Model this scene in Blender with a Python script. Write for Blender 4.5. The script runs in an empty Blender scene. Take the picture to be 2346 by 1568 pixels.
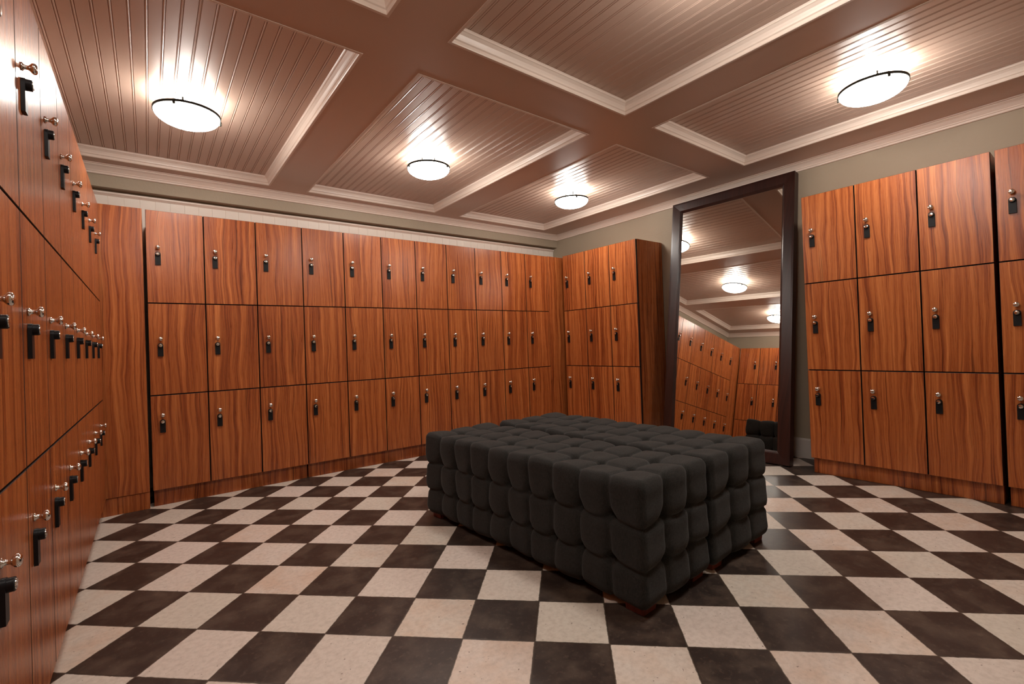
import bpy, bmesh, math, random
import numpy as np
from mathutils import Matrix, Vector

random.seed(3)
scn = bpy.context.scene
COL = scn.collection

# ------------------------------------------------------------------ camera
F_PX, YAW, PITCH, ROLL, CAM_H = 1076.4622, 37.7, 0.3924, -2.0208, 0.9302
cd = bpy.data.cameras.new('camera')
cd.sensor_fit = 'HORIZONTAL'; cd.sensor_width = 36.0
cd.lens = F_PX / 2346 * 36.0
cd.clip_start = 0.02; cd.clip_end = 60
cam = bpy.data.objects.new('camera', cd); COL.objects.link(cam)
_y, _p, _r = [math.radians(a) for a in (YAW, PITCH, ROLL)]
fwd = Vector((math.sin(_y) * math.cos(_p), math.cos(_y) * math.cos(_p), math.sin(_p)))
rt = Vector((math.cos(_y), -math.sin(_y), 0)); up = rt.cross(fwd)
r2 = rt * math.cos(_r) + up * math.sin(_r); u2 = -rt * math.sin(_r) + up * math.cos(_r)
M = Matrix((r2, u2, -fwd)).transposed().to_4x4(); M.translation = (0, 0, CAM_H)
cam.matrix_world = M
scn.camera = cam

# ------------------------------------------------------------------ world, exposure
w = bpy.data.worlds.new('world'); scn.world = w; w.use_nodes = True
w.node_tree.nodes['Background'].inputs[0].default_value = (0.9, 0.85, 0.8, 1)
w.node_tree.nodes['Background'].inputs[1].default_value = 0.0
vs = scn.view_settings
scn.display_settings.display_device = 'sRGB'
vs.view_transform = 'Standard'; vs.look = 'None'; vs.gamma = 1.0; vs.use_curve_mapping = False
vs.exposure = 1.13
LAMP_BOWL = 23.0        # emission of the glass bowls
LAMP_BULB = 4.0         # watts of the bulb above each bowl
LAMP_COL = (1.0, 0.95, 0.88)
scn.cycles.max_bounces = 10; scn.cycles.diffuse_bounces = 6; scn.cycles.glossy_bounces = 6
scn.cycles.sample_clamp_indirect = 6.0
scn.cycles.caustics_reflective = False; scn.cycles.caustics_refractive = False
scn.cycles.use_denoising = True

# ------------------------------------------------------------------ measures (metres)
YB = 3.6821            # door fronts of the back lockers
XL = -0.2208           # door fronts of the left lockers
XR = 3.504             # door fronts of the right lockers
XWL, XWR, YWB, YWF = -0.63, 3.9135, 4.111, -0.62
YBEAD = 4.19           # wainscot plane behind the back lockers
Z0, Z1, Z2, Z3 = 0.103, 0.6945, 1.2723, 1.858
RK = 0.0375
ZB, ZR = 2.2242, 2.286  # beam soffits, recessed boards
GX = [(-0.39, 0.7687), (1.033, 2.1966), (2.4535, 3.5918)]
GY = [(-0.20, 1.7087), (1.9828, 3.9744)]

# ------------------------------------------------------------------ node helpers
def new_mat(name):
    m = bpy.data.materials.new(name); m.use_nodes = True
    nt = m.node_tree; nt.nodes.clear()
    out = nt.nodes.new('ShaderNodeOutputMaterial'); b = nt.nodes.new('ShaderNodeBsdfPrincipled')
    nt.links.new(b.outputs[0], out.inputs[0])
    return m, nt, b
def N(nt, typ, **kw):
    n = nt.nodes.new(typ)
    for k, v in kw.items(): setattr(n, k, v)
    return n
def sock(nt, s, v):
    if isinstance(v, (int, float)): s.default_value = v
    elif isinstance(v, (tuple, list)): s.default_value = v
    else: nt.links.new(v, s)
def mth(nt, op, a, b=None, c=None):
    n = N(nt, 'ShaderNodeMath', operation=op)
    for i, v in enumerate((a, b, c)):
        if v is not None: sock(nt, n.inputs[i], v)
    return n.outputs[0]
def noise(nt, vec, scale, detail=2.0, rough=0.5, dist=0.0, dim='3D'):
    n = N(nt, 'ShaderNodeTexNoise', noise_dimensions=dim)
    nt.links.new(vec, n.inputs['Vector'])
    n.inputs['Scale'].default_value = scale; n.inputs['Detail'].default_value = detail
    n.inputs['Roughness'].default_value = rough; n.inputs['Distortion'].default_value = dist
    return n.outputs[0]
def ramp(nt, fac, stops, interp='LINEAR'):
    n = N(nt, 'ShaderNodeValToRGB'); cr = n.color_ramp; cr.interpolation = interp
    while len(cr.elements) < len(stops): cr.elements.new(0.5)
    for e, (p, c) in zip(cr.elements, stops):
        e.position = p; e.color = (c[0], c[1], c[2], 1)
    nt.links.new(fac, n.inputs[0]); return n.outputs[0]
def mix(nt, fac, a, b, mode='MIX'):
    n = N(nt, 'ShaderNodeMix', data_type='RGBA', blend_type=mode)
    sock(nt, n.inputs[0], fac)
    for i, v in ((6, a), (7, b)):
        sock(nt, n.inputs[i], (*v, 1) if isinstance(v, tuple) and len(v) == 3 else v)
    return n.outputs[2]
def comb(nt, x, y, z):
    n = N(nt, 'ShaderNodeCombineXYZ')
    for i, v in enumerate((x, y, z)): sock(nt, n.inputs[i], v)
    return n.outputs[0]
def sep(nt, v):
    n = N(nt, 'ShaderNodeSeparateXYZ'); nt.links.new(v, n.inputs[0]); return n.outputs
def bump(nt, b, h, strength, dist):
    n = N(nt, 'ShaderNodeBump'); n.inputs['Strength'].default_value = strength
    n.inputs['Distance'].default_value = dist; nt.links.new(h, n.inputs['Height'])
    nt.links.new(n.outputs[0], b.inputs['Normal'])
def rgb(r, g, b):
    f = lambda c: (c / 255 / 12.92) if c / 255 <= 0.04045 else ((c / 255 + 0.055) / 1.055) ** 2.4
    return (f(r), f(g), f(b))

# ------------------------------------------------------------------ materials
def wood_material(name, stops, rough=0.25, sheen_var=0.06, bmp=0.05):
    m, nt, b = new_mat(name)
    tc = N(nt, 'ShaderNodeTexCoord'); oi = N(nt, 'ShaderNodeObjectInfo')
    x, y, z = sep(nt, tc.outputs['Object'])
    u = mth(nt, 'ADD', mth(nt, 'ADD', x, y), mth(nt, 'MULTIPLY', oi.outputs['Random'], 17.0))
    zz = mth(nt, 'ADD', z, mth(nt, 'MULTIPLY', oi.outputs['Random'], 41.0))
    warp = noise(nt, comb(nt, mth(nt, 'MULTIPLY', u, 5.5), mth(nt, 'MULTIPLY', zz, 1.7), 0.0), 1.0, 2.0, 0.5)
    warp2 = noise(nt, comb(nt, mth(nt, 'MULTIPLY', u, 16.0), mth(nt, 'MULTIPLY', zz, 5.5), 3.0), 1.0, 1.0, 0.5)
    uw = mth(nt, 'ADD', mth(nt, 'ADD', u, mth(nt, 'MULTIPLY', warp, 0.075)), mth(nt, 'MULTIPLY', warp2, 0.007))
    bands = noise(nt, comb(nt, mth(nt, 'MULTIPLY', uw, 46.0), mth(nt, 'MULTIPLY', zz, 0.6), 1.0), 1.0, 3.0, 0.55)
    veins = noise(nt, comb(nt, mth(nt, 'MULTIPLY', uw, 165.0), mth(nt, 'MULTIPLY', zz, 1.3), 7.0), 1.0, 3.0, 0.6)
    fib = noise(nt, comb(nt, mth(nt, 'MULTIPLY', u, 420.0), mth(nt, 'MULTIPLY', zz, 9.0), 2.0), 1.0, 2.0, 0.6)
    f = mth(nt, 'ADD', mth(nt, 'MULTIPLY', bands, 0.62), mth(nt, 'MULTIPLY', veins, 0.38))
    f = mth(nt, 'ADD', f, mth(nt, 'MULTIPLY', mth(nt, 'SUBTRACT', fib, 0.5), 0.10))
    col = ramp(nt, f, stops)
    line = noise(nt, comb(nt, mth(nt, 'MULTIPLY', uw, 88.0), mth(nt, 'MULTIPLY', zz, 0.9), 11.0), 1.0, 1.0, 0.4)
    lm = ramp(nt, line, [(0.27, (1, 1, 1)), (0.36, (0, 0, 0))])
    col = mix(nt, mth(nt, 'MULTIPLY', lm, 0.7), col, stops[0][1])
    nt.links.new(col, b.inputs['Base Color'])
    rr = mth(nt, 'ADD', mth(nt, 'MULTIPLY', fib, sheen_var), rough)
    nt.links.new(rr, b.inputs['Roughness'])
    b.inputs['Specular IOR Level'].default_value = 0.45
    if bmp: bump(nt, b, veins, bmp, 0.002)
    return m
WOOD = wood_material('cherry_laminate', [(0.30, rgb(80, 32, 13)), (0.41, rgb(130, 62, 29)), (0.50, rgb(161, 87, 43)), (0.58, rgb(179, 103, 54)), (0.70, rgb(204, 128, 73))])
FRAMEWOOD = wood_material('espresso_wood', [(0.3, rgb(30, 12, 8)), (0.5, rgb(44, 19, 13)), (0.7, rgb(58, 26, 18))], 0.30, 0.04, 0.0)
FOOTWOOD = wood_material('red_brown_wood', [(0.3, rgb(80, 34, 24)), (0.5, rgb(112, 52, 38)), (0.7, rgb(130, 66, 48))], 0.4)

def paint(name, col, rough=0.5, spec=0.5, bs=0.0, scale=90.0):
    m, nt, b = new_mat(name)
    tc = N(nt, 'ShaderNodeTexCoord')
    n = noise(nt, tc.outputs['Object'], 2.5, 3.0)
    c = mix(nt, mth(nt, 'MULTIPLY', n, 0.25), col, tuple(v * 0.86 for v in col))
    nt.links.new(c, b.inputs['Base Color'])
    b.inputs['Roughness'].default_value = rough; b.inputs['Specular IOR Level'].default_value = spec
    if bs: bump(nt, b, noise(nt, tc.outputs['Object'], scale, 3.0, 0.55), bs, 0.004)
    return m
CEIL = paint('taupe_ceiling_paint', rgb(200, 173, 156), 0.32, 0.5, 0.05, 60)
TRIM = paint('trim_paint', rgb(226, 209, 196), 0.38, 0.5)
BEAD = paint('frieze_paint', rgb(232, 223, 212), 0.45, 0.4)
OLIVE = paint('olive_wall_paint', rgb(164, 150, 130), 0.6, 0.35, 0.25, 55)
BASEB = paint('baseboard_paint', rgb(206, 198, 190), 0.45, 0.4)
DARK = paint('dark_recess', (0.006, 0.004, 0.003), 0.9, 0.05)

def simple(name, col, rough, metal=0.0, spec=0.5):
    m, nt, b = new_mat(name)
    tc = N(nt, 'ShaderNodeTexCoord')
    n = noise(nt, tc.outputs['Object'], 40.0, 2.0)
    nt.links.new(mix(nt, mth(nt, 'MULTIPLY', n, 0.2), col, tuple(v * 0.8 for v in col)), b.inputs['Base Color'])
    b.inputs['Roughness'].default_value = rough; b.inputs['Metallic'].default_value = metal
    b.inputs['Specular IOR Level'].default_value = spec
    return m
CHROME = simple('polished_chrome', (0.82, 0.80, 0.77), 0.12, 1.0)
BLACKP = simple('black_plastic', (0.007, 0.007, 0.008), 0.42, 0.0, 0.25)
BRONZE = simple('dark_bronze', (0.014, 0.013, 0.009), 0.6, 0.0, 0.1)
SILVERING = simple('mirror_glass', (0.80, 0.79, 0.75), 0.0, 1.0)
EDGE = simple('dark_edge_banding', rgb(34, 17, 11), 0.5)
CANOPY = simple('white_enamel', (0.8, 0.78, 0.74), 0.4)

def glow_material(name, power):
    m = bpy.data.materials.new(name); m.use_nodes = True
    nt = m.node_tree; nt.nodes.clear()
    o = N(nt, 'ShaderNodeOutputMaterial'); e = N(nt, 'ShaderNodeEmission')
    e.inputs[0].default_value = (*LAMP_COL, 1); e.inputs[1].default_value = power
    nt.links.new(e.outputs[0], o.inputs[0]); return m
GLOW = glow_material('lit_frosted_glass', LAMP_BOWL)
GLOW_IN = glow_material('lit_glass_inside', LAMP_BOWL * 0.30)

def fabric_material():
    m, nt, b = new_mat('charcoal_linen')
    tc = N(nt, 'ShaderNodeTexCoord'); x, y, z = sep(nt, tc.outputs['Object'])
    a = noise(nt, comb(nt, mth(nt, 'MULTIPLY', x, 900.0), mth(nt, 'MULTIPLY', y, 900.0), mth(nt, 'MULTIPLY', z, 60.0)), 1.0, 2.0)
    c = noise(nt, comb(nt, mth(nt, 'MULTIPLY', x, 70.0), mth(nt, 'MULTIPLY', y, 700.0), mth(nt, 'MULTIPLY', z, 800.0)), 1.0, 2.0)
    f = mth(nt, 'ADD', mth(nt, 'MULTIPLY', a, 0.5), mth(nt, 'MULTIPLY', c, 0.5))
    nt.links.new(ramp(nt, f, [(0.32, rgb(22, 21, 20)), (0.5, rgb(40, 39, 37)), (0.7, rgb(62, 60, 57))]), b.inputs['Base Color'])
    b.inputs['Roughness'].default_value = 0.95; b.inputs['Specular IOR Level'].default_value = 0.15
    b.inputs['Sheen Weight'].default_value = 0.08; b.inputs['Sheen Roughness'].default_value = 0.5
    bump(nt, b, f, 0.25, 0.001)
    return m
FABRIC = fabric_material()

def floor_material():
    m, nt, b = new_mat('checkered_stone_tile')
    TS, TH, OX, OY = 0.2308, math.radians(-44.2039), 0.4196, 2.9337
    tc = N(nt, 'ShaderNodeTexCoord'); px, py, pz = sep(nt, tc.outputs['Object'])
    wob = noise(nt, tc.outputs['Object'], 46.0, 3.0, 0.6)
    wobv = mth(nt, 'MULTIPLY', mth(nt, 'SUBTRACT', wob, 0.5), 0.016)
    dx = mth(nt, 'SUBTRACT', px, OX); dy = mth(nt, 'SUBTRACT', py, OY)
    c, s = math.cos(TH) / TS, math.sin(TH) / TS
    k = mth(nt, 'ADD', mth(nt, 'MULTIPLY', dx, c), mth(nt, 'MULTIPLY', dy, s))
    r = mth(nt, 'ADD', mth(nt, 'MULTIPLY', dx, s), mth(nt, 'MULTIPLY', dy, -c))
    kf = mth(nt, 'FLOOR', k); rf = mth(nt, 'FLOOR', r)
    par = mth(nt, 'FLOORED_MODULO', mth(nt, 'ADD', kf, rf), 2.0)     # 0 = pale, 1 = dark
    ek = mth(nt, 'SUBTRACT', 0.5, mth(nt, 'ABSOLUTE', mth(nt, 'SUBTRACT', mth(nt, 'SUBTRACT', k, kf), 0.5)))
    er = mth(nt, 'SUBTRACT', 0.5, mth(nt, 'ABSOLUTE', mth(nt, 'SUBTRACT', mth(nt, 'SUBTRACT', r, rf), 0.5)))
    edge = mth(nt, 'ADD', mth(nt, 'MINIMUM', ek, er), mth(nt, 'MULTIPLY', wobv, 1.6))
    wn = N(nt, 'ShaderNodeTexWhiteNoise', noise_dimensions='2D'); nt.links.new(comb(nt, kf, rf, 0.0), wn.inputs[0])
    wc = sep(nt, wn.outputs['Color'])
    tv = comb(nt, mth(nt, 'ADD', px, mth(nt, 'MULTIPLY', wc[0], 9.0)), mth(nt, 'ADD', py, mth(nt, 'MULTIPLY', wc[1], 9.0)), 0.0)
    cloud = noise(nt, tv, 9.0, 4.0, 0.6); fine = noise(nt, tv, 55.0, 4.0, 0.65); big = noise(nt, tv, 4.0, 2.0)
    white = mix(nt, wc[2], rgb(208, 199, 186), rgb(216, 203, 193))
    white = mix(nt, ramp(nt, mth(nt, 'MULTIPLY', cloud, wc[0]), [(0.28, (0, 0, 0)), (0.62, (.75, .75, .75))]), white, rgb(206, 178, 156))
    white = mix(nt, mth(nt, 'MULTIPLY', ramp(nt, fine, [(0.42, (0, 0, 0)), (0.80, (1, 1, 1))]), 0.40), white, rgb(146, 128, 112))
    pits = ramp(nt, noise(nt, tv, 75.0, 2.0, 0.5), [(0.26, (1, 1, 1)), (0.30, (0, 0, 0))])
    white = mix(nt, mth(nt, 'MULTIPLY', pits, 0.75), white, rgb(92, 74, 58))
    chipn = noise(nt, tv, 30.0, 4.0, 0.7)
    chip = ramp(nt, mth(nt, 'SUBTRACT', chipn, mth(nt, 'MULTIPLY', edge, 4.0)), [(0.58, (0, 0, 0)), (0.62, (1, 1, 1))])
    white = mix(nt, mth(nt, 'MULTIPLY', chip, 0.6), white, rgb(120, 98, 76))
    dark = mix(nt, wc[2], rgb(44, 35, 31), rgb(54, 42, 37))
    dark = mix(nt, ramp(nt, cloud, [(0.45, (0, 0, 0)), (0.72, (1, 1, 1))]), dark, rgb(84, 70, 60))
    dark = mix(nt, mth(nt, 'MULTIPLY', ramp(nt, fine, [(0.55, (0, 0, 0)), (0.75, (1, 1, 1))]), 0.5), dark, rgb(108, 92, 78))
    col = mix(nt, par, white, dark)
    grout = ramp(nt, edge, [(0.009, (1, 1, 1)), (0.014, (0, 0, 0))])
    col = mix(nt, mth(nt, 'MULTIPLY', grout, 0.9), col, rgb(58, 46, 36))
    nt.links.new(col, b.inputs['Base Color'])
    nt.links.new(mth(nt, 'ADD', mth(nt, 'MULTIPLY', cloud, 0.16), 0.30), b.inputs['Roughness'])
    b.inputs['Specular IOR Level'].default_value = 0.4
    h = mth(nt, 'SUBTRACT', mth(nt, 'MULTIPLY', cloud, 0.25), grout)
    bump(nt, b, h, 0.12, 0.003)
    return m
FLOOR = floor_material()

# ------------------------------------------------------------------ mesh helpers
def link_mesh(name, verts, faces, mats, parent=None, smooth=False, fm=None, loc=None, recalc=True):
    me = bpy.data.meshes.new(name); me.from_pydata([tuple(v) for v in verts], [], faces)
    for m in (mats if isinstance(mats, (list, tuple)) else [mats]): me.materials.append(m)
    if fm:
        for p, i in zip(me.polygons, fm): p.material_index = i
    if recalc:
        bm = bmesh.new(); bm.from_mesh(me); bmesh.ops.recalc_face_normals(bm, faces=bm.faces); bm.to_mesh(me); bm.free()
    if smooth:
        for p in me.polygons: p.use_smooth = True
    me.update()
    return link_obj(name, me, parent, loc)
def link_obj(name, me, parent=None, loc=None):
    o = bpy.data.objects.new(name, me); COL.objects.link(o)
    if parent: o.parent = parent
    if loc is not None: o.location = loc
    return o
class MB:
    """collects shapes that become one mesh"""
    def __init__(s): s.v = []; s.f = []; s.m = []
    def add(s, v, f, mi=0):
        k = len(s.v); s.v += [tuple(a) for a in v]; s.f += [tuple(i + k for i in q) for q in f]; s.m += [mi] * len(f)
    def box(s, x0, x1, y0, y1, z0, z1, mi=0, faces_m=None):
        v = [(x, y, z) for x in (x0, x1) for y in (y0, y1) for z in (z0, z1)]
        f = [(0, 1, 3, 2), (4, 6, 7, 5), (0, 4, 5, 1), (2, 3, 7, 6), (0, 2, 6, 4), (1, 5, 7, 3)]  # -x +x -y +y -z +z
        k = len(s.v); s.v += v; s.f += [tuple(i + k for i in q) for q in f]
        s.m += list(faces_m) if faces_m else [mi] * 6
    def bbox(s, x0, x1, y0, y1, z0, z1, bev, mi=0, seg=1):
        bm = bmesh.new(); bmesh.ops.create_cube(bm, size=1.0)
        for q in bm.verts:
            q.co = Vector((x0 + (q.co.x + .5) * (x1 - x0), y0 + (q.co.y + .5) * (y1 - y0), z0 + (q.co.z + .5) * (z1 - z0)))
        bmesh.ops.bevel(bm, geom=bm.edges[:], offset=bev, segments=seg, affect='EDGES', profile=0.6)
        bm.verts.index_update()
        s.add([q.co[:] for q in bm.verts], [[q.index for q in f.verts] for f in bm.faces], mi); bm.free()
    def lathe(s, prof, M=None, n=24, mi=0, cap=True):
        """profile of (radius, height) turned round z"""
        v = []; f = []
        for (r, h) in prof:
            for i in range(n):
                a = 2 * math.pi * i / n; v.append(Vector((r * math.cos(a), r * math.sin(a), h)))
        for j in range(len(prof) - 1):
            for i in range(n):
                a, b_ = j * n + i, j * n + (i + 1) % n; f.append((a, b_, b_ + n, a + n))
        if cap: f += [tuple(range(n))[::-1], tuple(range((len(prof) - 1) * n, len(prof) * n))]
        if M is not None: v = [M @ q for q in v]
        s.add(v, f, mi)
    def ring(s, rect, prof, mi=0, closed=True):
        """profile of (inset, z) swept round the inside of a rectangle with mitred corners"""
        x0, x1, y0, y1 = rect; v = []; f = []
        for (i, z) in prof: v += [(x0 + i, y0 + i, z), (x1 - i, y0 + i, z), (x1 - i, y1 - i, z), (x0 + i, y1 - i, z)]
        n = len(prof)
        for j in range(n if closed else n - 1):
            j2 = (j + 1) % n
            for c in range(4): f.append((j * 4 + c, j * 4 + (c + 1) % 4, j2 * 4 + (c + 1) % 4, j2 * 4 + c))
        s.add(v, f, mi)
    def extrude(s, prof, axis, a, b, mi=0):
        """closed (p, z) profile extruded along x or y"""
        n = len(prof)
        if axis == 'y': v = [(p, t, z) for t in (a, b) for p, z in prof]
        else: v = [(t, p, z) for t in (a, b) for p, z in prof]
        f = [(i, (i + 1) % n, n + (i + 1) % n, n + i) for i in range(n)] + [tuple(range(n))[::-1], tuple(range(n, 2 * n))]
        s.add(v, f, mi)
    def build(s, name, mats, parent=None, smooth=False, loc=None):
        return link_mesh(name, s.v, s.f, mats, parent, smooth, s.m, loc)
def auto_smooth(o, ang=35):
    me = o.data
    for p in me.polygons: p.use_smooth = True
    bm = bmesh.new(); bm.from_mesh(me)
    for e in bm.edges:
        e.smooth = not (len(e.link_faces) == 2 and e.calc_face_angle(0) > math.radians(ang))
    bm.to_mesh(me); bm.free()
def struct(o): o['kind'] = 'structure'; return o
def thing(name, label, cat, loc=(0, 0, 0), rz=0.0, group=None):
    o = bpy.data.objects.new(name, None); COL.objects.link(o)
    o.empty_display_size = 0.1; o.location = loc; o.rotation_euler = (0, 0, rz)
    o['label'] = label; o['category'] = cat
    if group: o['group'] = group
    return o

# ------------------------------------------------------------------ room shell
b = MB(); b.box(XWL - .1, XWR + .1, YWF - .1, YBEAD + .1, -0.08, 0.0); struct(b.build('floor', FLOOR))
b = MB(); b.box(XWL - .1, XWL, YWF - .1, YBEAD + .1, 0, 2.5); struct(b.build('wall_left', OLIVE))
b = MB(); b.box(XWR, XWR + .1, YWF - .1, YBEAD + .1, 0, 2.5); struct(b.build('wall_right', OLIVE))
b = MB(); b.box(XWL, XWR, YWF - .1, YWF, 0, 2.5); struct(b.build('wall_front', OLIVE))
b = MB(); b.box(XWL, XWR, YBEAD, YBEAD + .1, 0, 2.5); b.box(XWL, XWR, YWB, YBEAD, 2.082, 2.5)
struct(b.build('wall_back', OLIVE))
# wainscot boards and cap seen above the back lockers
prof = []; x = XWL + .002; sp = 0.086
while x < XWR - .02:
    x2 = min(x + sp, XWR - .004)
    prof += [(x + .0016, YBEAD - .012), (x2 - .0016, YBEAD - .012), (x2, YBEAD - .0098)]
    x += sp
v = [(px, py, z) for z in (0.02, 2.05) for px, py in prof + [(prof[-1][0], YBEAD), (prof[0][0], YBEAD)]]
n = len(v) // 2
b = MB(); b.add(v, [(i, (i + 1) % n, n + (i + 1) % n, n + i) for i in range(n)] + [tuple(range(n)), tuple(range(n, 2 * n))])
struct(b.build('trim_1', BEAD))
b = MB(); b.extrude([(YBEAD, 2.043), (YBEAD - .016, 2.043), (YBEAD - .020, 2.048), (YBEAD - .030, 2.056), (YBEAD - .030, 2.066), (YBEAD, 2.066)], 'x', XWL + .002, XWR - .004)
struct(b.build('trim_2', TRIM))

# coffered ceiling: beams, then grooved boards in every coffer
b = MB()
xs = [XWL - .1] + [a for g in GX for a in g] + [XWR + .1]; ys = [YWF - .1] + [a for g in GY for a in g] + [YBEAD + .1]
for j in range(len(ys) - 1):
    if j % 2 == 0: b.box(xs[0], xs[-1], ys[j], ys[j + 1], ZB, 2.46)
    else:
        for i in range(0, len(xs) - 1, 2): b.box(xs[i], xs[i + 1], ys[j], ys[j + 1], ZB, 2.46)
for (x0, x1) in GX:
    for (y0, y1) in GY:
        prof = [(x0, 2.40), (x0, ZR)]; sp = 0.0555; n = int((x1 - x0) / sp); off = (x1 - x0 - n * sp) / 2
        for i in range(n + 1):
            g = x0 + off + i * sp
            if g - .007 < x0 or g + .007 > x1: continue
            prof += [(g - .0065, ZR), (g - .0048, ZR + .0035), (g - .0032, ZR + .0006), (g, ZR - .0004), (g + .0032, ZR + .0006), (g + .0048, ZR + .0035), (g + .0065, ZR)]
        prof += [(x1, ZR), (x1, 2.40)]
        b.extrude(prof, 'y', y0, y1)
struct(b.build('ceiling', CEIL))
k = 3
for (x0, x1) in GX:
    for (y0, y1) in GY:
        b = MB()
        prof = [(0, ZB - .002), (.012, ZB - .002), (.014, ZB + .002), (.014, ZB + .014), (.019, ZB + .018), (.021, ZB + .026), (.026, ZB + .038),
                (.036, ZB + .048), (.040, ZB + .050), (.040, ZB + .056), (.044, ZR - .001), (0, ZR - .001)]
        b.ring((x0, x1, y0, y1), prof)
        o = struct(b.build('trim_%d' % k, TRIM)); k += 1
# crown moulding round the room
b = MB()
prof = [(0, ZB - .062), (.010, ZB - .062), (.013, ZB - .058), (.013, ZB - .050), (.018, ZB - .046), (.018, ZB - .042), (.024, ZB - .034), (.034, ZB - .022),
        (.044, ZB - .014), (.046, ZB - .012), (.046, ZB - .008), (.054, ZB - .006), (.056, ZB - .0005), (0, ZB - .0005)]
b.ring((XWL, XWR, YWF, YWB), prof); struct(b.build('trim_%d' % k, TRIM))
# baseboard beside the mirror
b = MB(); b.extrude([(XWR, 0.0), (XWR - .016, 0.0), (XWR - .016, .135), (XWR - .010, .146), (XWR, .148)], 'y', 1.296, 2.654)
struct(b.build('baseboard_right', BASEB))

# ------------------------------------------------------------------ lockers
ROT_Y = Matrix.Rotation(math.pi / 2, 4, 'X')    # lathe axis z -> local -y (out of the door)
def knob_mesh():
    b = MB()
    b.lathe([(.0085, 0), (.0095, .001), (.0095, .003), (.0055, .005), (.0048, .009), (.0052, .013), (.0085, .016), (.0118, .0190), (.0128, .022), (.0118, .0255), (.008, .028), (.003, .029)], ROT_Y, 20)
    o = b.build('knob_source', CHROME, smooth=True); me = o.data; bpy.data.objects.remove(o); me.name = 'knob'; return me
def lock_mesh():
    b = MB()
    n = 10; wd, top, bot, t = .0145, 0.0, -.082, .008
    pts = [(-wd, bot), (wd, bot)] + [(wd * math.cos(a), top - wd + wd * math.sin(a)) for a in [math.pi * i / n for i in range(n + 1)]]
    m = len(pts); v = [(x, y, z) for y in (-.0005, -t) for x, z in pts]
    b.add(v, [(i, (i + 1) % m, m + (i + 1) % m, m + i) for i in range(m)] + [tuple(range(m)), tuple(range(m, 2 * m))[::-1]], 0)
    T = Matrix.Translation((0, 0, top - wd)) @ ROT_Y
    b.lathe([(.0130, t), (.0130, .018), (.0118, .0195), (.0102, .0195)], T, 20, 0)
    b.lathe([(.0098, .0192), (.0095, .0206), (.0040, .0215)], T, 20, 1)
    o = b.build('lock_source', [BLACKP, CHROME]); auto_smooth(o); me = o.data; bpy.data.objects.remove(o); me.name = 'lock'; return me
KNOB, LOCK = knob_mesh(), lock_mesh()
DOORS = {}
def door_mesh(wd, ht):
    key = (round(wd, 4), round(ht, 4))
    if key not in DOORS:
        g = .0026; b = MB(); b.bbox(g, wd - g, 0, .018, g, ht - g, .0012)
        o = b.build('door_source', [WOOD, EDGE]); me = o.data
        for p in me.polygons: p.material_index = 0 if abs(p.normal.y) > .9 else 1     # dark edge banding
        DOORS[key] = me; bpy.data.objects.remove(o)
    return DOORS[key]
ROWS = [(Z0, Z1, .570), (Z1, Z2, 1.047), (Z2, Z3, 1.622)]
def locker_unit(label, group, corner, rz, wd, n, depth, gap_l=.003, gap_r=.003):
    """corner = left end of the door fronts at floor level as one faces them"""
    W = wd * n; c, s = math.cos(rz), math.sin(rz)
    t = thing('locker_unit', label, 'lockers', (corner[0] + c * W / 2, corner[1] + s * W / 2, 0), rz, group)
    b = MB(); x0, x1 = -W / 2 + gap_l, W / 2 - gap_r
    b.box(x0, x1, .024, depth, Z0 + .001, Z3, 0, [0, 0, 1, 0, 0, 0])  # front face coloured near black, painted-in shade for the gaps between doors
    b.build('carcass', [WOOD, DARK], t)
    b = MB(); b.bbox(x0 + .003, x1 - .003, RK, depth - .02, 0, Z0, .001); b.build('toe_kick', WOOD, t)
    for i in range(n):
        for (z0, z1, kz) in ROWS[::-1]:
            d = link_obj('door', door_mesh(wd, z1 - z0), t, (-W / 2 + i * wd, 0, z0))
            link_obj('knob', KNOB, d, (.060, 0, kz - z0))['label'] = 'small polished chrome door knob'
            link_obj('lock', LOCK, d, (.060, 0, kz - z0 - .027))['label'] = 'black locker lock with silver face'
    return t
WB = .305
g = 'lockers along the back wall'
locker_unit('three column bank of cherry wood lockers on the back wall, left end by the filler', g, (-.002, YB, 0), 0, WB, 3, .485, .004)
locker_unit('four column bank of cherry wood lockers, middle unit of the back wall', g, (-.002 + 3 * WB, YB, 0), 0, WB, 4, .485)
locker_unit('four column bank of cherry wood lockers on the back wall, right end behind the ottomans', g, (-.002 + 7 * WB, YB, 0), 0, WB, 4, .485)
g = 'lockers along the left wall'; WL = .3107; YL0 = 1.491
locker_unit('bank of cherry wood lockers on the left wall, cut off by the left picture edge', g, (XL, YL0 - 3 * WL, 0), math.pi / 2, WL, 3, .40)
locker_unit('three column bank of cherry wood lockers amid the left wall, catching bright glare', g, (XL, YL0, 0), math.pi / 2, WL, 3, .40)
locker_unit('four column bank of cherry wood lockers on the left wall next to the back corner', g, (XL, YL0 + 3 * WL, 0), math.pi / 2, WL, 4, .40)
g = 'lockers along the right wall'
locker_unit('three column bank of cherry wood lockers left of the mirror, its side panel showing', g, (XR, 3.6073, 0), -math.pi / 2, .3168, 3, .40)
locker_unit('three column bank of cherry wood lockers to the right of the leaning mirror', g, (XR, 1.2934, 0), -math.pi / 2, .3013, 3, .40, .003, .003)
locker_unit('bank of cherry wood lockers past the black gap at the right picture edge', g, (XR, .3775, 0), -math.pi / 2, .3013, 3, .40)
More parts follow.
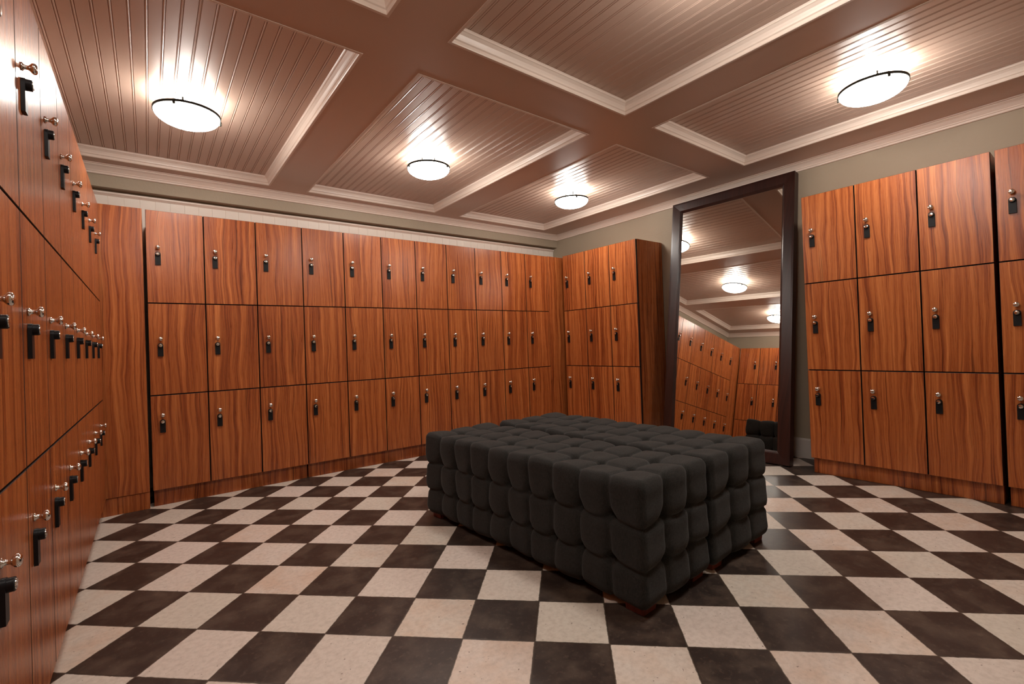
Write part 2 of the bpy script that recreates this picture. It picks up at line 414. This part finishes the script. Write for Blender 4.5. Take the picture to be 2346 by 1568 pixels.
# plain filler panels in the two corners
def filler(label, x0, x1):
    t = thing('filler_panel', label, 'panel', ((x0 + x1) / 2, YB, 0)); h = (x1 - x0) / 2
    b = MB(); b.bbox(-h, h, 0, .45, Z0 + .002, Z3, .001); b.build('panel', WOOD, t)
    b = MB(); b.bbox(-h, h, .004, .45, 0, Z0 - .001, .001); b.build('toe_kick', WOOD, t)
filler('tall plain cherry wood filler panel without doors in the left back corner', XL - .03, -.016)
filler('narrow plain cherry wood filler strip in the right back corner', -.002 + 11 * WB + .002, XR + .10)

# ------------------------------------------------------------------ ceiling lights
def ceiling_light(label, cx, cy, rot):
    t = thing('ceiling_light', label, 'ceiling light', (cx, cy, ZR), rot, 'flush glass ceiling lights')
    R, D, zr = .146, .060, -.085
    b = MB()
    prof = [(R, zr)] + [(R * math.cos(a), zr - D * math.sin(a)) for a in [math.pi / 2 * i / 12 for i in range(1, 12)]] + [(.004, zr - D)]
    inner = [(max(r - .004, .002), z + .003) for r, z in prof[::-1]]
    b.lathe(prof, None, 40, cap=False, mi=0); b.lathe([prof[-1]] + inner + [prof[0]], None, 40, cap=False, mi=1)
    b.build('glass_bowl', [GLOW, GLOW_IN], t, smooth=True)
    b = MB(); b.lathe([(R + .001, zr - .003), (R + .0045, zr - .002), (R + .0045, zr + .0095), (R + .001, zr + .010), (R + .001, zr - .003)], None, 48, cap=False)
    b.build('ring', BRONZE, t, smooth=False)
    for k in range(3):
        a = 2 * math.pi * k / 3; Mx = Matrix.Rotation(a, 4, 'Z')
        b = MB(); b.bbox(R - .001, R + .008, -.006, .006, zr - .016, zr + .004, .001)
        b.v = [tuple(Mx @ Vector(q)) for q in b.v]; b.build('clip', BRONZE, t)
        b = MB(); b.bbox(.050, R + .002, -.004, .004, zr + .009, zr + .012, .0005); b.bbox(.046, .052, -.004, .004, zr + .009, -.012, .0005)
        b.v = [tuple(Mx @ Vector(q)) for q in b.v]; b.build('bracket', BRONZE, t)
    b = MB(); b.lathe([(.001, -.016), (.052, -.016), (.060, -.011), (.062, -.0005), (.001, -.0005)], None, 32, cap=False); b.build('canopy', CANOPY, t)
    ld = bpy.data.lights.new('bulb', 'POINT'); ld.energy = LAMP_BULB; ld.color = LAMP_COL; ld.shadow_soft_size = .022
    l = bpy.data.objects.new('bulb', ld); COL.objects.link(l); l.parent = t; l.location = (0, 0, zr + .042)
cxs = [.19, 1.60, 3.02]; cys = [.755, 2.965]
ceiling_light('lit glass bowl light in the left ceiling coffer, largest light above the left lockers', cxs[0], cys[1], math.radians(-115))
ceiling_light('lit glass bowl light in the middle coffer over the back row of lockers', cxs[1], cys[1], math.radians(-60))
ceiling_light('lit glass bowl light in the corner coffer, smallest in the picture', cxs[2], cys[1], math.radians(-118))
ceiling_light('lit glass bowl light in the right coffer above the lockers beside the mirror', cxs[2], cys[0], math.radians(-140))
ceiling_light('lit glass bowl light just above the top edge of the picture over the ottomans', cxs[1], cys[0], math.radians(-90))
ceiling_light('lit glass bowl light in the near left coffer, just outside the picture', cxs[0], cys[0], math.radians(-90))

# ------------------------------------------------------------------ leaning mirror
def mirror():
    L, Wd, fw, th = 2.172, 1.022, .092, .066
    y1 = 1.446; bx = 3.536; ang = math.radians(8.02)
    t = thing('floor_mirror', 'tall dark framed mirror leaning on the right wall between two locker banks', 'mirror', (bx, y1 + Wd / 2, 0), math.radians(.91))
    # local: x = thickness, y = width, z = height, then leaned back
    Mx = Matrix.Rotation(ang, 4, 'Y'); up_ = th * math.sin(ang)
    def fin(b): b.v = [tuple(Mx @ Vector(q) + Vector((0, 0, up_))) for q in b.v]
    h = Wd / 2
    b = MB()
    def member(p):      # quad outline (y,z) x4 with stepped inner lip
        pass
    prof = [(0, 0), (0, th), (fw, th), (fw, .020), (fw - .010, .012), (fw - .018, .004), (.014, 0), (.006, -.0)]
    v = []; f = []; n = len(prof)
    for (i, d) in prof: v += [(d, -h + i, 0 + i), (d, h - i, 0 + i), (d, h - i, L - i), (d, -h + i, L - i)]
    for j in range(n):
        j2 = (j + 1) % n
        for c in range(4): f.append((j * 4 + c, j * 4 + (c + 1) % 4, j2 * 4 + (c + 1) % 4, j2 * 4 + c))
    b.add(v, f); fin(b); b.build('frame', FRAMEWOOD, t)
    b = MB(); e = fw - .004; b.box(.022, .027, -h + e, h - e, e, L - e); fin(b); b.build('glass', SILVERING, t)
    b = MB(); b.box(.0275, .034, -h + e, h - e, e, L - e); fin(b); b.build('backing_board', DARK, t)
mirror()

# ------------------------------------------------------------------ tufted ottomans
def ottoman(label, corner, rz, W, L, nx, ny):
    H, zb, r = .425, .028, .033
    c, s = math.cos(rz), math.sin(rz)
    cx = corner[0] + c * W / 2 - s * L / 2; cy = corner[1] + s * W / 2 + c * L / 2
    t = thing('tufted_ottoman', label, 'ottoman', (cx, cy, 0), rz, 'pair of tufted ottomans')
    lo = np.array([-W / 2, -L / 2, zb]); hi = np.array([W / 2, L / 2, zb + H])
    tiles = [nx, ny, 3]
    V = []; Fc = []; key = {}
    step = .0075
    cnt = [max(8, int(round((hi[a] - lo[a]) / step))) for a in range(3)]
    lines = [np.linspace(lo[a], hi[a], cnt[a] + 1) for a in range(3)]
    def vid(i, j, k_):
        q = (i, j, k_)
        if q not in key: key[q] = len(V); V.append((lines[0][i], lines[1][j], lines[2][k_]))
        return key[q]
    def face(a, side):
        b_, c_ = [q for q in range(3) if q != a]
        for i in range(cnt[b_]):
            for j in range(cnt[c_]):
                quad = []
                for di, dj in ((0, 0), (1, 0), (1, 1), (0, 1)):
                    ix = [0, 0, 0]; ix[a] = cnt[a] if side else 0; ix[b_] = i + di; ix[c_] = j + dj
                    quad.append(vid(*ix))
                Fc.append(quad)
    for a in range(3):
        for side in (0, 1): face(a, side)
    P = np.array(V)
    rv = np.array([.018, .018, .042])
    C_ = np.clip(P, lo + rv, hi - rv); e_ = (P - C_) / rv
    e_ = e_ / np.maximum(np.linalg.norm(e_, axis=1, keepdims=True), 1e-9)
    base = C_ + rv * e_
    nrm = e_ / rv; nrm = nrm / np.maximum(np.linalg.norm(nrm, axis=1, keepdims=True), 1e-9)
    # tile coordinate per axis: 0 in the pillow's middle or at a box edge, 1 on a seam
    q = np.zeros_like(P)
    side = 1 - np.abs(nrm[:, 2]) ** 2
    for a in range(3):
        size = (hi[a] - lo[a]); n = tiles[a]; tl = size / n
        x = (P[:, a] - lo[a]) / tl
        if a == 2:      # the pillows of the side rows sag between their buttons
            along = np.where(np.abs(nrm[:, 0]) > np.abs(nrm[:, 1]), q[:, 1], q[:, 0])
            x = x + side * (.017 / tl) * (1 - along ** 2) * np.clip((P[:, 2] - lo[2]) / .08, 0, 1) * np.clip((hi[2] - P[:, 2]) / .08, 0, 1)
        k_ = np.clip(np.floor(x), 0, n - 1); fr = x - k_
        qa = np.abs(2 * fr - 1)
        qa = np.where((k_ == 0), fr, qa); qa = np.where((k_ == n - 1), 1 - fr, qa)
        q[:, a] = qa
    # weight of each axis' seams fades where the face looks along that axis
    wgt = 1 - np.abs(nrm) ** 3
    qs = q * 1.0
    seam = np.zeros(len(P))
    for a in range(3): seam += wgt[:, a] * (0.009 * qs[:, a] ** 3.5 + (.008 if a == 2 else .006) * np.exp(-((1 - qs[:, a]) / .07) ** 2))
    but = np.zeros(len(P))
    for a, b_ in ((0, 1), (0, 2), (1, 2)):
        o_ = 3 - a - b_
        but += (np.abs(nrm[:, o_]) ** 2) * np.exp(-(((1 - qs[:, a]) / .20) ** 2 + ((1 - qs[:, b_]) / .20) ** 2) * 1.2)
    rng = np.random.RandomState(int(abs(corner[0]) * 100))
    wob = 0.0022 * (np.sin(P[:, 1] * 31 + P[:, 0] * 17) + np.sin(P[:, 2] * 43 + P[:, 1] * 13))
    inset = seam + (0.026 + 0.008 * np.abs(nrm[:, 2])) * but + wob
    puff = 0.009
    Q = base + nrm * (puff - inset)[:, None]
    # tuck the underside in
    low = np.clip((zb + .045 - Q[:, 2]) / .045, 0, 1)
    Q[:, 0] *= 1 - .03 * low ** 2; Q[:, 1] *= 1 - .010 * low ** 2
    Q[:, 2] = np.maximum(Q[:, 2], zb - .004)
    link_mesh('upholstery', Q.tolist(), Fc, FABRIC, t, True)
    for sx in (-1, 1):
        for sy in (-1, 1):
            b = MB(); fx = sx * (W / 2 - .056); fy = sy * (L / 2 - .056)
            bm = bmesh.new(); bmesh.ops.create_cube(bm, size=1.0)
            for vv in bm.verts:
                tp = .040 if vv.co.z > 0 else .036
                vv.co = Vector((fx + math.copysign(tp, vv.co.x), fy + math.copysign(tp, vv.co.y), zb + .006 if vv.co.z > 0 else 0.0))
            bmesh.ops.bevel(bm, geom=bm.edges[:], offset=.0015, segments=1, affect='EDGES')
            bm.verts.index_update()
            b.add([vv.co[:] for vv in bm.verts], [[vv.index for vv in f.verts] for f in bm.faces]); bm.free()
            b.build('foot', FOOTWOOD, t)['label'] = 'low red brown wooden foot'
ottoman('charcoal button tufted ottoman, left one of the pair, nearer the left lockers', (1.277, .984), math.radians(2.9), .440, 1.390, 3, 10)
ottoman('charcoal button tufted ottoman, right one of the pair, nearer the mirror', (1.741, 1.002), math.radians(.9), .482, 1.378, 3, 10)
